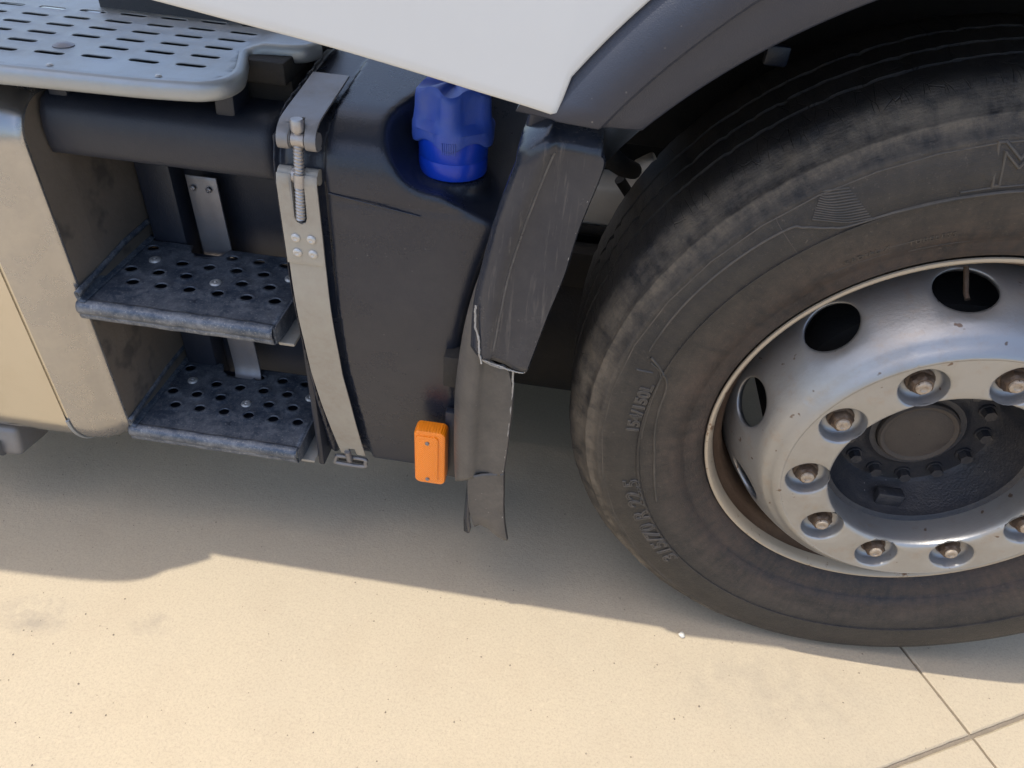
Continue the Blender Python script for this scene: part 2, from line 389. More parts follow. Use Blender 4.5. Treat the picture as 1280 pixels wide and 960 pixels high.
# ------------------------------------------------------------------ ground
ground = bpy.data.objects.new('ground', None); COL.objects.link(ground); ground['kind'] = 'structure'
base = mesh('joint_bed', [(-300, -300, -.006), (300, -300, -.006), (300, 300, -.006), (-300, 300, -.006)], [(0, 1, 2, 3)], M['joint'], ground, False)
base['kind'] = 'structure'
far = []
gu = Vector((.438, -.899)).normalized(); gv = Vector((.899, .438)); g0 = Vector((.234, -.151)); S = 2.2; gap = .0035
for i in range(-4, 4):
    for j in range(-4, 4):
        bm = bmesh.new()
        q = []
        def jag(p, e, amp): return p
        a0, a1, b0, b1 = i*S+.0034, (i+1)*S-.0034, j*S+.0024, (j+1)*S-.0024
        near = (i in (-1, 0) and j in (-1, 0))
        K = 220 if near else 2
        ring = []
        for (pa, pb) in (((a0, b0), (a1, b0)), ((a1, b0), (a1, b1)), ((a1, b1), (a0, b1)), ((a0, b1), (a0, b0))):
            for k in range(K):
                t = k/K; x, y = pa[0]+(pb[0]-pa[0])*t, pa[1]+(pb[1]-pa[1])*t
                if near:
                    w = noise.noise(Vector((x*38, y*38, i+9*j)))*.0009
                    x += w if abs(pa[0]-pb[0]) < 1e-6 else 0; y += w if abs(pa[1]-pb[1]) < 1e-6 else 0
                ring.append((x, y))
        def W(x, y, z): p = g0+gu*x+gv*y; return (p.x, p.y, z)
        cx, cy = (a0+a1)/2, (b0+b1)/2
        def ins(p, d): return (p[0]+(d if p[0] < cx else -d), p[1]+(d if p[1] < cy else -d))
        top = [W(*ins(p, .0025), 0.0) for p in ring]; mid = [W(*p, -.0025) for p in ring]; bot = [W(*p, -.03) for p in ring]
        N = len(ring); v = top+mid+bot
        f = [tuple(range(N))]+[(k, N+k, N+(k+1) % N, (k+1) % N) for k in range(N)]+[(N+k, 2*N+k, 2*N+(k+1) % N, N+(k+1) % N) for k in range(N)]
        o = mesh('slab', v, f, M['concrete'], ground, False)
        bm.free()
# fine grit lying on the slabs
gv_, gf_ = [], []
for k in range(900):
    x = random.uniform(-1.7, .45); y = random.uniform(-.5, .25); r = random.choice((.0006, .0008, .001, .0016))*random.uniform(.6, 1.2)
    o = len(gv_)
    for d in ((1, 0, 0), (-1, 0, 0), (0, 1, 0), (0, -1, 0), (0, 0, 1), (0, 0, -.4)):
        gv_.append((x+r*d[0]*random.uniform(.6, 1.4), y+r*d[1]*random.uniform(.6, 1.4), r*.4+r*d[2]*.8))
    for a, b, c in ((0, 2, 4), (2, 1, 4), (1, 3, 4), (3, 0, 4), (2, 0, 5), (1, 2, 5), (3, 1, 5), (0, 3, 5)): gf_.append((o+a, o+b, o+c))
grit = mesh('grit', gv_, gf_, M['joint'], None, False); grit['kind'] = 'stuff'; grit['label'] = 'fine grit scattered over the concrete'; grit['category'] = 'grit'
# pebbles
def pebble(loc, r, label, seed):
    bm = bmesh.new(); bmesh.ops.create_icosphere(bm, subdivisions=3, radius=r)
    for v in bm.verts:
        v.co *= 1+.25*noise.noise(v.co*(1.3/r)+Vector((seed, 0, 0))); v.co.z *= .62
    o = from_bm('pebble', bm, M['stone'], None, True, loc); o['label'] = label; o['category'] = 'pebble'
    o.rotation_euler.z = seed
pebble((-.241, -.050, .0035), .0055, 'small white pebble lying on the concrete at the shadow edge near the tyre', 1.0)

# ------------------------------------------------------------------ truck
truck = empty('truck'); truck['label'] = 'truck with white cab panel, silver wheel, black urea tank and aluminium fuel tank'; truck['category'] = 'truck'
WC = Vector((0, 0, .475))

# ---- wheel
wheel = empty('wheel', truck, WC)
prof = [(.03, .285), (.012, .292), (-.004, .300), (-.016, .307), (-.0235, .317), (-.028, .330), (-.031, .336), (-.0325, .3365), (-.038, .352), (-.0445, .372), (-.048, .388),
        (-.0495, .398), (-.0515, .3985), (-.052, .402), (-.0500, .4025), (-.0510, .415), (-.0508, .430), (-.0480, .446), (-.0450, .4555), (-.0455, .4575), (-.0420, .461), (-.0370, .4650), (-.0310, .4720), (-.0300, .4765), (-.0270, .4780),
        (-.0240, .4782), (-.0180, .4830), (-.0095, .4900), (-.0030, .4950), (.0030, .4995), (.0075, .5020), (.0125, .5035), (.020, .5045), (.034, .5050),
        (.060, .5055), (.0615, .4975), (.067, .4975), (.0685, .5055), (.110, .506), (.1115, .498), (.117, .498), (.1185, .506), (.165, .506), (.1665, .498), (.172, .498), (.1735, .506), (.215, .505), (.245, .5035), (.262, .495), (.29, .47), (.302, .42), (.295, .37), (.27, .32), (.25, .29)]
prof = [(y+.018, r) for y, r in prof]
def tj(p, a, r):
    k = max(0, min(1, (r-.455)/.03))
    if k:
        w = noise.noise(Vector((a*14, r*30, 3)))*.0012+noise.noise(Vector((a*55, r*90, p.y*60)))*.0009
        if r > .488: w += -.0022*max(0, noise.noise(Vector((a*40, p.y*30, 7)))-.15)*3
        p = Vector((p.x*(1+w*k/r), p.y, p.z*(1+w*k/r)))
    # flattened contact patch with a slight bulge above it
    low = max(0, (-p.z-.40)/.08)
    if p.y < .1: p.y -= .002*min(1, low)*(1 if r < .48 else .4)
    if p.z < -WC.z+.0008: p.z = -WC.z+.0008
    return p
tyre = revolve_y('tyre', prof, M['tyre'], wheel, 420, angle=60, jitter=tj)
# raised markings on the sidewall
def side_y(r):
    for (y0, r0), (y1, r1) in zip(prof, prof[1:]):
        if r0 <= r <= r1 and r < .478: return y0+(y1-y0)*(r-r0)/max(1e-6, r1-r0)
    return -.032
def pol(th, r, h=0.0):
    return (r*math.cos(th), side_y(r)-h, r*math.sin(th))
mv, mf = [], []
def ridge(pts, w=.0008, h=.0007):
    """thin raised line through (theta_degrees, r) points"""
    P = fill([(a, b*1000, 0) for a, b in pts], max(6, len(pts)*8)) if len(pts) > 2 else [Vector((pts[0][0]+(pts[1][0]-pts[0][0])*t/12, 1000*(pts[0][1]+(pts[1][1]-pts[0][1])*t/12), 0)) for t in range(13)]
    o = len(mv); nn = len(P)
    for i, p in enumerate(P):
        q = P[min(i+1, nn-1)]-P[max(0, i-1)]
        rd = p.y/1000; t = Vector((R(q.x)*rd, q.y/1000)).normalized(); nrm = Vector((-t.y, t.x))
        for s_, hh in ((-1.6, -.0006), (-.5, h), (.5, h), (1.6, -.0006)):
            r2 = rd+nrm.y*w*s_; a2 = R(p.x)+nrm.x*w*s_/rd
            mv.append(pol(a2, r2, hh))
    mf.extend(grid_faces(nn, 4, off=o))
ridge([(164, .428), (165.5, .410), (168, .392), (171, .385), (176, .383), (182, .380), (189, .376), (196, .377), (204, .382)], .0013, .0022)
ridge([(165, .424), (166.5, .405), (170, .3995), (176, .3975), (184, .3975)], .0010, .0016)
ridge([(167, .4145), (167.5, .436)], .0010, .0016)
ridge([(60, .4535), (140, .4535), (260, .4535)], .0008, .0009)
ridge([(108, .4015), (124, .4045), (128, .414), (131, .428), (134, .436), (150, .437), (163, .434)], .0010, .0016)
ridge([(60, .4), (108, .4015)], .0010, .0016)
ridge([(60, .407), (110, .4075)], .0008, .0012)
for k in range(13):   # fan of fine ribs
    ridge([(122.0+k*.15, .405+k*.0036), (125.5+k*.10, .412+k*.0036), (129.6-k*.22, .433+k*.0020)], .0007, .0012)
for a in (133.5,): ridge([(a, .455), (a+.3, .44), (a+.1, .37)], .0004, .0004)
for a0_, a1_, r_ in ((100, 117, .335), (120, 131, .345), (112, 126, .352)):
    ridge([(a0_, r_), (a1_, r_+.004)], .0004, .0004)
mk = mesh('sidewall_moulding', mv, mf, M['letters'], wheel)
def text_mesh(body, size, spacing=1.0, shear=0.0, outline=0.0, extr=.0006):
    cu = bpy.data.curves.new('txt', 'FONT'); cu.body = body; cu.size = size; cu.space_character = spacing; cu.shear = shear; cu.resolution_u = 3
    cu.extrude = extr
    if outline: cu.fill_mode = 'NONE'; cu.extrude = 0; cu.bevel_depth = outline; cu.bevel_resolution = 1
    ob = bpy.data.objects.new('txt', cu); COL.objects.link(ob); bpy.context.view_layer.update()
    me = bpy.data.meshes.new_from_object(ob.evaluated_get(bpy.context.evaluated_depsgraph_get()))
    V = [tuple(v.co) for v in me.vertices]; F = [tuple(p.vertices) for p in me.polygons]
    bpy.data.objects.remove(ob); bpy.data.curves.remove(cu); bpy.data.meshes.remove(me); return V, F
def arc_text(body, size, th0, r0, **kw):
    V, F = text_mesh(body, size, **kw)
    # split long faces so that the writing follows the sidewall
    W_ = []
    for x, y, z in V:
        th = R(th0)-x/(r0+size*.35); r = r0+y; W_.append((r*math.cos(th), side_y(r)-max(z, -.0003)-.0003, r*math.sin(th)))
    o = mesh('sidewall_lettering', W_, F, M['letters'], wheel, False); return o
arc_text('315/70 R 22.5', .034, 224, .401, outline=.0015, spacing=1.05)
arc_text('154/150L', .024, 182.5, .404, outline=.0014, spacing=1.0)
arc_text('M', .066, 106.5, .4095, outline=.0018, shear=.0)
arc_text('RADIAL X', .009, 128, .352, spacing=1.3); arc_text('TUBELESS', .009, 117, .349, spacing=1.3)

# rim: flange lip, gutter and barrel
revolve_y('rim', [(y+.012, r) for y, r in [(.030, .289), (.012, .2905), (.002, .296), (-.0035, .3005), (-.0065, .302), (-.0085, .3010), (-.0088, .2975), (-.0065, .2945), (.000, .2915), (.010, .2885)]], M['rim'], wheel, 160)
revolve_y('rim_barrel', [(.0210, .2883), (.028, .2865), (.034, .280), (.043, .274), (.060, .2725), (.10, .271), (.13, .262), (.20, .262), (.24, .28), (.25, .292)], M['barrel'], wheel, 120)
# disc bell with ten hand holes
PH = 1.45722509
def bell(s):   # s: 0 at the outer edge of the flat face .. 1 in the barrel
    t = [(-.0600, .2020), (-.0597, .2040), (-.0580, .2075), (-.0530, .2130), (-.0480, .2170), (-.0450, .2190), (-.0440, .2225), (-.0400, .2262), (-.0310, .2325), (-.0170, .2405), (.0000, .2485), (.0180, .2555), (.0370, .2612), (.0580, .2660), (.0950, .2715)]
    k = s*(len(t)-1); i = min(int(k), len(t)-2); u = k-i
    return (t[i][0]+(t[i+1][0]-t[i][0])*u, t[i][1]+(t[i+1][1]-t[i][1])*u)
NB = 15; TH = .262*2*PI   # theta stretched to metres
holes_b = []
for k in range(10):
    a = (R(104.5)+k*PI/5) % (2*PI)
    if a < .25: a += 0
    holes_b.append((a, k))
bv, bf = [], []
# arc length from the face edge
arc = [0]; tp = [bell(i/140) for i in range(141)]
for p, q in zip(tp, tp[1:]): arc.append(arc[-1]+math.hypot(q[0]-p[0], q[1]-p[1]))
def at_arc(s):
    s = min(max(s, 0), arc[-1]-1e-9)
    i = int(np.searchsorted(arc, s, 'right'))-1; i = min(i, 139); u = (s-arc[i])/(arc[i+1]-arc[i]); p, q = tp[i], tp[i+1]
    return p[0]+(q[0]-p[0])*u, p[1]+(q[1]-p[1])*u
HC = .094; step_a = PI/5
def bell_map(a0):
    def f(x, y):
        yy, rr_ = at_arc(y); th = a0+x/.25
        d = math.hypot(x, (y-HC))
        k = max(0, 1-(d-.0375)/.005)*.0022 if d < .0425 else 0   # rolled-in edge round each hand hole
        yy += k; rr_ -= k*.6
        return (rr_*math.cos(th), yy, rr_*math.sin(th))
    return f
wdt = step_a*.25
V, F = plate([(-wdt/2, 0)]+[(-wdt/2+wdt*k/16, 0) for k in range(1, 16)]+[(wdt/2, arc[-1]*k/30) for k in range(31)]+[(wdt/2-wdt*k/16, arc[-1]) for k in range(1, 16)]+[(-wdt/2, arc[-1]*(1-k/30)) for k in range(30)],
             [circ(0, HC, .0375, 36, .98, .90)], lambda x, y: (x, y), rings=[circ(0, HC, .0395, 36, .98, .92), circ(0, HC, .0425, 36, .98, .93)], step=.006)
allV, allF = [], []
for k in range(10):
    a0 = R(102)+k*PI/5; fm = bell_map(a0); o = len(allV)
    allV += [fm(x, y) for x, y in V]; allF += [tuple(o+i for i in f) for f in F]
bm = bmesh.new(); bvs = [bm.verts.new(v) for v in allV]
for f in allF:
    try: bm.faces.new([bvs[i] for i in f])
    except ValueError: pass
bmesh.ops.remove_doubles(bm, verts=bm.verts, dist=.0004)
o = from_bm('wheel_disc_bell', bm, M['silver'], wheel, angle=50); solid(o, .010, 1.0 if False else -1.0)
# flat mounting face with ten recessed nut seats
outer = circ(0, 0, .2020, 120); hl = [circ(0, 0, .1400, 120)]; rings = [circ(0, 0, .1425, 120), circ(0, 0, .1455, 120)]
for k in range(10):
    a = PH+k*PI/5; cx, cz = .1675*math.cos(a), .1675*math.sin(a)
    hl.append(circ(cx, cz, .0295, 36)); rings += [circ(cx, cz, .0305, 36), circ(cx, cz, .0322, 36)]
seats = [(.1675*math.cos(PH+k*PI/5), .1675*math.sin(PH+k*PI/5)) for k in range(10)]
def face_map(x, z):
    r = math.hypot(x, z); y = -.0600
    if r < .1455: y += .0035*((.1455-r)/.0055)**2
    for cx, cz in seats:
        d = math.hypot(x-cx, z-cz)
        if d < .0322: y += .0020*((.0322-d)/.0027)**2
    return (x, y, z)
V, F = plate(outer, hl, face_map, rings, step=.009)
# recess walls, seat floors and the bore wall
fV, fF = list(V), list(F)
def wall(cx, cz, pr, n_):
    o = len(fV)
    for k in range(n_):
        a = 2*PI*k/n_
        for (y, r) in pr: fV.append((cx+r*math.cos(a), y, cz+r*math.sin(a)))
    fF.extend(tuple(i) for i in grid_faces(n_, len(pr), cu=True, off=o))
for cx, cz in seats: wall(cx, cz, [(-.0580, .0295), (-.0555, .0288), (-.046, .0270), (-.041, .024), (-.040, .018), (-.040, .002)], 30)
wall(0, 0, [(-.0565, .1400), (-.054, .1388), (-.046, .1378), (-.030, .1370), (-.012, .1370)], 120)
mesh('wheel_disc_face', fV, fF, M['silver'], wheel, True, None, 50)
# wheel nuts with rusty caps
def nut_mesh():
    bm = bmesh.new()
    def ring_(y, r, hexa): return [bm.verts.new(((r*(1 if not hexa else math.cos(PI/6)/max(math.cos(((2*PI*k/36) % (PI/3))-PI/6), .1)))*math.cos(2*PI*k/36), y, (r*(1 if not hexa else math.cos(PI/6)/max(math.cos(((2*PI*k/36) % (PI/3))-PI/6), .1)))*math.sin(2*PI*k/36))) for k in range(36)]
    L = [ring_(0, .0185, 0), ring_(-.003, .0185, 0), ring_(-.0045, .0172, 0), ring_(-.0048, .0165, 1), ring_(-.0135, .0160, 1), ring_(-.0160, .0140, 1), ring_(-.0170, .0122, 0), ring_(-.0172, .0098, 0), ring_(-.0200, .0094, 0), ring_(-.0212, .0080, 0), ring_(-.0214, .0052, 0), ring_(-.0202, .0040, 0), ring_(-.0200, .0022, 0)]
    for A, B in zip(L, L[1:]):
        for k in range(36): bm.faces.new((A[k], A[(k+1) % 36], B[(k+1) % 36], B[k]))
    bm.faces.new(L[-1])
    for v in bm.verts: v.co += Vector((noise.noise(v.co*400), noise.noise(v.co*400+Vector((5, 0, 0))), noise.noise(v.co*400+Vector((0, 9, 0)))))*.0005
    return bm
first = from_bm('wheel_nut', nut_mesh(), M['rust'], wheel, angle=35)
first.data.materials.append(M['nut_tip'])
for p in first.data.polygons:
    c = p.center
    if c.y < -.0185: p.material_index = 1
for k, (cx, cz) in enumerate(seats):
    o = first if k == 0 else first.copy()
    if k: COL.objects.link(o)
    o.location = (cx, -.0402, cz); o.rotation_euler = (0, random.uniform(0, 6), 0); o.scale = [random.uniform(.90, .96)]*3
# hub
revolve_y('hub', [(-.014, .1369), (-.010, .130), (.004, .128), (.018, .120), (.040, .114), (.046, .108), (.046, .075), (.042, .068), (.038, .064), (.038, .056), (.043, .055)], M['hub'], wheel, 80)
revolve_y('hub_cap', [(.043, .0552), (.032, .0545), (.0290, .0515), (.0300, .047), (.0310, .0455), (.0300, .044), (.0295, .020), (.0294, .0005)], M['hubcap'], wheel, 64)
hb = None
def hexbolt(name, r, h, mat, parent):
    bm = bmesh.new()
    w = bmesh.ops.create_cone(bm, cap_ends=True, segments=20, radius1=r*1.35, radius2=r*1.3, depth=h*.22)['verts']; bmesh.ops.translate(bm, verts=w, vec=(0, 0, h*.11))
    w2 = bmesh.ops.create_cone(bm, cap_ends=True, segments=6, radius1=r*1.08, radius2=r, depth=h*.8)['verts']; bmesh.ops.translate(bm, verts=w2, vec=(0, 0, h*.22+h*.4))
    bmesh.ops.rotate(bm, verts=bm.verts, cent=(0, 0, 0), matrix=Matrix.Rotation(PI/2, 3, 'X'))
    return from_bm(name, bm, mat, parent, angle=30)
hb = hexbolt('hub_bolt', .0085, .015, M['hub'], wheel)
for k in range(13):
    a = R(4+27.7*k); o = hb if k == 0 else hb.copy()
    if k: COL.objects.link(o)
    o.location = (.092*math.cos(a), .046, .092*math.sin(a)); o.rotation_euler = (0, random.uniform(0, 3), 0)
box('hub_lug', (-.022, .004, -.128), (.018, .024, -.104), M['hub'], wheel, .004)
box('brake_drum_edge', (.03, -.012, -.137), (.085, .02, -.1305), M['rust'], wheel, .002, rot=(0, R(-24), 0))
# brake drum and valve seen through the hand holes
revolve_y('brake_drum', [(.050, .115), (.055, .16), (.065, .200), (.085, .205), (.25, .205)], M['black'], wheel, 64)
tube('valve_stem', [(-.050, .045, .262), (-.049, .020, .240), (-.048, .012, .236)], .0032, M['rust'], wheel)

# ---- aluminium fuel tank on the far side of the steps
ft = empty('fuel_tank', truck)
def rrect(y0, y1, z0, z1, rt, rb, n=10):
    p = []
    for (cy, cz, a0, r) in ((y0+rt, z1-rt, PI, rt), ):
        pass
    cs = [(y0+rb, z0+rb, PI, rb), (y1-rb, z0+rb, 1.5*PI, rb), (y1-rt, z1-rt, 0, rt), (y0+rt, z1-rt, .5*PI, rt)]
    for cy, cz, a0, r in cs:
        for k in range(n+1): a = a0+PI/2*k/n; p.append((cy+r*math.cos(a), cz+r*math.sin(a)))
    return p
secs = []
def sec(x, d, bulge=0.0):
    return [(x, y, z) for y, z in rrect(-.022+d, .64-d, .212+d, .842-d, max(.012, .085-d), max(.012, .085-d))]
XE = -1.232
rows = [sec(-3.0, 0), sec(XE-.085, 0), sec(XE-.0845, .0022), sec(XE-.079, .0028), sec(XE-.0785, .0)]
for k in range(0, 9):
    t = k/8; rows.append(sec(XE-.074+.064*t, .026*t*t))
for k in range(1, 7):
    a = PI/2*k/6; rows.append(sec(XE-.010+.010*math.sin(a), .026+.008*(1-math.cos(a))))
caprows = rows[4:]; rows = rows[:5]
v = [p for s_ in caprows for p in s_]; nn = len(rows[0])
mesh('tank_end_cap', v, grid_faces(len(caprows), nn, cv=True), M['alu_grey_reflection'], ft, True, None, 60)
last = caprows[-1]
v = [p for s_ in rows for p in s_]
f = grid_faces(len(rows), nn, cv=True)
sh = mesh('tank_shell', v, f, M['alu'], ft, True, None, 60)
v = list(last); cyl_ = Vector((XE, .318, .55))
inner = [Vector(p)*.82+cyl_*.18+Vector((.004, 0, 0)) for p in v]
f = grid_faces(2, nn, cv=True)+[tuple(nn+k for k in range(nn))]
mesh('tank_end_plate', v+[tuple(p) for p in inner], f, M['alu_end'], ft, True, None, 60)
tube('weld_seam', [(XE-.082, y, z) for y, z in rrect(-.023, .641, .211, .843, .086, .086, 12)], .0030, M['board'], ft, 8)
# tank strap foot at the picture's lower left corner
mesh_o = box('tank_bracket', (-1.62, .01, .135), (-1.475, .10, .198), M['hook'], truck, .012, 3, rot=(R(-12), 0, R(4)))
tube('bracket_roll', [(-1.60, .00, .165), (-1.505, .015, .162)], .017, M['hook'], mesh_o, 16)

# ---- black urea tank (surface extracted from a smooth field)
h = .004
xs = np.arange(-.96, -.50, h); ys = np.arange(-.02, .36, h); zs = np.arange(.19, .98, h)
X, Y, Z = np.meshgrid(xs, ys, zs, indexing='ij')
def smax(a, b, k): hh = np.clip(.5+.5*(a-b)/k, 0, 1); return b+(a-b)*hh+k*hh*(1-hh)
def smin(a, b, k): return -smax(-a, -b, k)
yb = .061*np.clip((.60-Z)/.375, 0, 2)**1.35+.001
rt = .19; zt = .765
Fd = smax(yb-Y, Z-(.832+.14*np.clip(Y-.03, 0, .2)), .075)
Fd = smax(Fd, .212-Z+.02*np.clip((.1-Y)/.1, 0, 1)*0, .022)
Fd = smax(Fd, -.912-X, .020); Fd = smax(Fd, Y-.33, .02)
arcR = .672-np.sqrt(X**2+(Z-.475)**2); Fd = smax(Fd, arcR, .022)
Fd = smax(Fd, X+.53, .01)
# faint parting line and the step under it
Fd = Fd+.0022*np.exp(-((Z-(.742+.02*(X+.75)))/.0035)**2)
Fd = Fd+.0075*np.clip((.0335-np.abs(X+.8735-.010*np.clip((.45-Z)/.2, 0, 2)))/.004, 0, 1)
E_ = (np.sqrt(((X+.628)/.154)**2+((Y-.01)/.185)**2+((Z-.872)/.147)**2)-1)*.13
floor_ = (.762-.42*(X+.70)*(X > -.70)-Z)*.9
cut = smax(E_, floor_, .018)
cut = np.where(Z < .87, cut, np.minimum(cut, smax((np.sqrt(((X+.628)/.154)**2+((Y-.01)/.185)**2)-1)*.13, floor_, .018)))
Fd = smax(Fd, -cut, .006)
nk = smax(np.sqrt((X+.6975)**2+(Y-.075)**2)-.0475, np.abs(Z-.73)-.037, .006)
Fd = smin(Fd, nk, .010)
pos, faces = surface_nets(Fd, xs[0], ys[0], zs[0], h)
ut = mesh('urea_tank', pos, faces, M['plastic'], truck)
sm = ut.modifiers.new('smooth', 'SMOOTH'); sm.factor = .5; sm.iterations = 2
tube('parting_line', [(x, -.0002, .751+(x+.845)*(-.026/.19)) for x in [(-.838+.115*k/30) for k in range(31)]], .0010, M['plastic'], ut, 8)
# filler cap
cap = empty('filler_cap', truck, (-.6975, .075, .769))
revolve_z('cap_collar', [(0, 0), (.0425, 0), (.0435, .002), (.0435, .018), (.0428, .020), (.0425, .0215), (.0435, .023), (.0435, .052), (.038, .055)], M['cap'], cap, 64)
def lobe(a, r, z):
    w = math.cos(5*(a+PI/2-.07)); w2 = w if w > 0 else -abs(w)**.7
    rr = r*(1+.03*w2)
    if z > .0595:   # deep finger hollows above the skirt
        k = min(1, (z-.0595)/.010)
        rr = r*(1.03-.21*k*abs(.5-.5*w2)**.8)
    if z < .061: z = z-.0048*w2*min(1, (.061-z)/.004)
    return rr, z-(.003*w2 if z > .08 else 0)
revolve_z('cap_grip', [(.0400, .046), (.0470, .0435), (.0495, .0450), (.0502, .0490), (.0502, .0570), (.0498, .0600), (.0490, .0640), (.0482, .0700), (.0468, .0800), (.0462, .0960), (.0450, .1020), (.0420, .1050), (.0200, .1065), (.0001, .107)], M['cap_dusty'], cap, 120, fn=lobe, angle=35)
for k in range(7):   # fine vertical ribs on the front lobe
    a = -PI/2+.07+(k-3)*.05
    p = Vector((.0506*math.cos(a), .0506*math.sin(a), 0))
    tube('grip_rib', [(p.x*1.025, p.y*1.025, .0375), (p.x*1.025, p.y*1.025, .0515)], .0007, M['cap_dusty'], cap, 6)
# ---- strap round the urea tank
st = empty('tank_strap', truck)
path = [(.0, .776), (-.004, .771), (-.006, .764), (-.006, .740), (-.006, .690), (-.006, .60), (-.002, .55), (.006, .50), (.018, .42), (.032, .34), (.046, .275), (.056, .235)]
pf = fill([(0, y, z) for y, z in path], 60)
def strap_x(z):  # slight lean
    return -.873+.012*max(0, (.45-z)/.2)
cx = []
outer_ = []
tot = [0]
for a, b in zip(pf, pf[1:]): tot.append(tot[-1]+(b-a).length)
def on_strap(u, s):
    s = min(max(s, 0), tot[-1]-1e-6); i = int(np.searchsorted(tot, s, 'right'))-1; i = min(i, len(pf)-2); t = (s-tot[i])/(tot[i+1]-tot[i]); p = pf[i].lerp(pf[i+1], t)
    wv = .0004*noise.noise(Vector((u*60, s*25, 0)))
    return (strap_x(p.z)+u*(1-.16*max(0, (s-.40)/.2)), p.y-.0015+wv, p.z)
hw = .0245; Ls = tot[-1]
slot = [(x, y) for x, y in ((-.0075, -.002), (.0075, -.002))]
outl = [(-hw, 0), (-.008, 0), (-.008, .060), (-.006, .066), (0, .069), (.006, .066), (.008, .060), (.008, 0), (hw, 0)]
outl += [(hw, Ls*k/60) for k in range(1, 60)]+[(hw, Ls), (.007, Ls), (.006, Ls-.018), (-.006, Ls-.018), (-.007, Ls), (-hw, Ls)]+[(-hw, Ls*(1-k/60)) for k in range(1, 60)]
V, F = plate(outl, [], on_strap, step=.008)
o = mesh('strap_band', V, F, M['strap'], st, True, None, 50); solid(o, .0022, 0.0, .0006)
# doubled upper piece carrying the rivets
outl = [(-hw-.0008, .004), (-.008, .004), (-.008, .060), (-.006, .066), (0, .069), (.006, .066), (.008, .060), (.008, .004), (hw+.0008, .004)]+[(hw+.0008, .004+.123*k/10) for k in range(1, 11)]+[(-hw-.0008, .127-.123*k/10) for k in range(0, 10)]
V, F = plate(outl, [], lambda u, s: (on_strap(u, s)[0], on_strap(u, s)[1]-.003, on_strap(u, s)[2]), step=.01)
o = mesh('strap_plate', V, F, M['strap'], st, True, None, 50); solid(o, .0022, 0.0, .0006)
for sx in (-1, 1):   # rolled eyes at the top
    x0 = -.873+sx*.0165
    tube('strap_eye', [(x0-.0085, .0030, .768), (x0+.0085, .0030, .768)], .0098, M['strap'], st, 20)
tube('strap_pin', [(-.8805, .0010, .768), (-.8655, .0010, .768)], .0094, M['zinc'], st, 20)
tube('pin_collar', [(-.8695, -.0075, .774), (-.8700, -.0085, .758)], .0072, M['zinc'], st, 16)
def thread(i, w): return .0058+.0006*math.sin(i*.80+w)
tube('clamp_screw', [(-.866-.007*(k/220), -.003-.008*(k/220), .838-.122*(k/220)) for k in range(221)], .006, M['zinc'], st, 14, rf=thread)
rv = None
for (u, s) in ((-.010, .089), (.0105, .089), (-.010, .110), (.0105, .110)):
    p = on_strap(u, s)
    if rv is None:
        rv = revolve_y('rivet', [(.001, .0062), (-.001, .0060), (-.0024, .0045), (-.0028, .0028), (-.0022, .0022), (-.0020, .0001)], M['rivet'], st, 20)
        o = rv
    else: o = rv.copy(); COL.objects.link(o)
    o.location = (p[0], p[1]-.0045, p[2])
# upper hook: a fork of sheet steel running back over the tank
def hook_pt(u, s):
    pts = [(.006, .805), (-.009, .807), (-.012, .817), (-.006, .827), (.008, .8345), (.030, .8385), (.060, .8425), (.092, .847), (.125, .852)]
    P_ = fill([(0, y, z) for y, z in pts], 40); t = s*39; i = min(int(t), 38); p = P_[i].lerp(P_[i+1], t-i)
    return (-.866+u, p.y-.002, p.z)
outl = [(-.0235, 0), (-.0085, 0), (-.0085, .45), (-.005, .53), (.005, .53), (.0085, .45), (.0085, 0), (.0235, 0)]+[(.0235, k/30) for k in range(1, 31)]+[(-.0235, 1-k/30) for k in range(0, 30)]
V, F = plate(outl, [], hook_pt, step=.02)
# denser rows so the roll is round
outl2 = outl
V, F = plate(outl2, [], hook_pt, step=.012, extra=[(u, k/34) for k in range(1, 34) for u in (-.021, -.016, -.011, .011, .016, .021)])
o = mesh('strap_hook', V, F, M['hook'], st, True, None, 60); solid(o, .0025, 0.0, .0006)
for sx in (-1, 1):
    x0 = -.866+sx*.016; tube('hook_eye', [(x0-.0075, -.0025, .8155), (x0+.0075, -.0025, .8155)], .0098, M['hook'], st, 20)
tube('hook_pin', [(-.8735, -.0035, .8155), (-.8585, -.0035, .8155)], .0090, M['zinc'], st, 20)
hexb = revolve_z('screw_head', [(0, 0), (.0078, 0), (.008, .002), (.008, .012), (.007, .014), (0.0001, .014)], M['zinc'], st, 16, (-.866, -.0045, .826))
# bottom T bar and loop
z0, y0 = .210, .060
loop = [(-.893, z0+.009), (-.896, z0), (-.893, z0-.009), (-.846, z0-.009), (-.842, z0), (-.845, z0+.009)]
P_ = fill([(x, y0, z) for x, z in loop+[loop[0]]], 50)
tube('strap_buckle', [tuple(p) for p in P_], .0038, M['hook'], st, 10)
box('buckle_plate', (-.892, y0+.002, z0-.006), (-.847, y0+.006, z0+.006), M['black'], st, .001)
tube('buckle_bolt', [(-.868, y0-.006, z0+.008), (-.869, y0-.010, z0+.034)], .0055, M['screw'], st, 12)

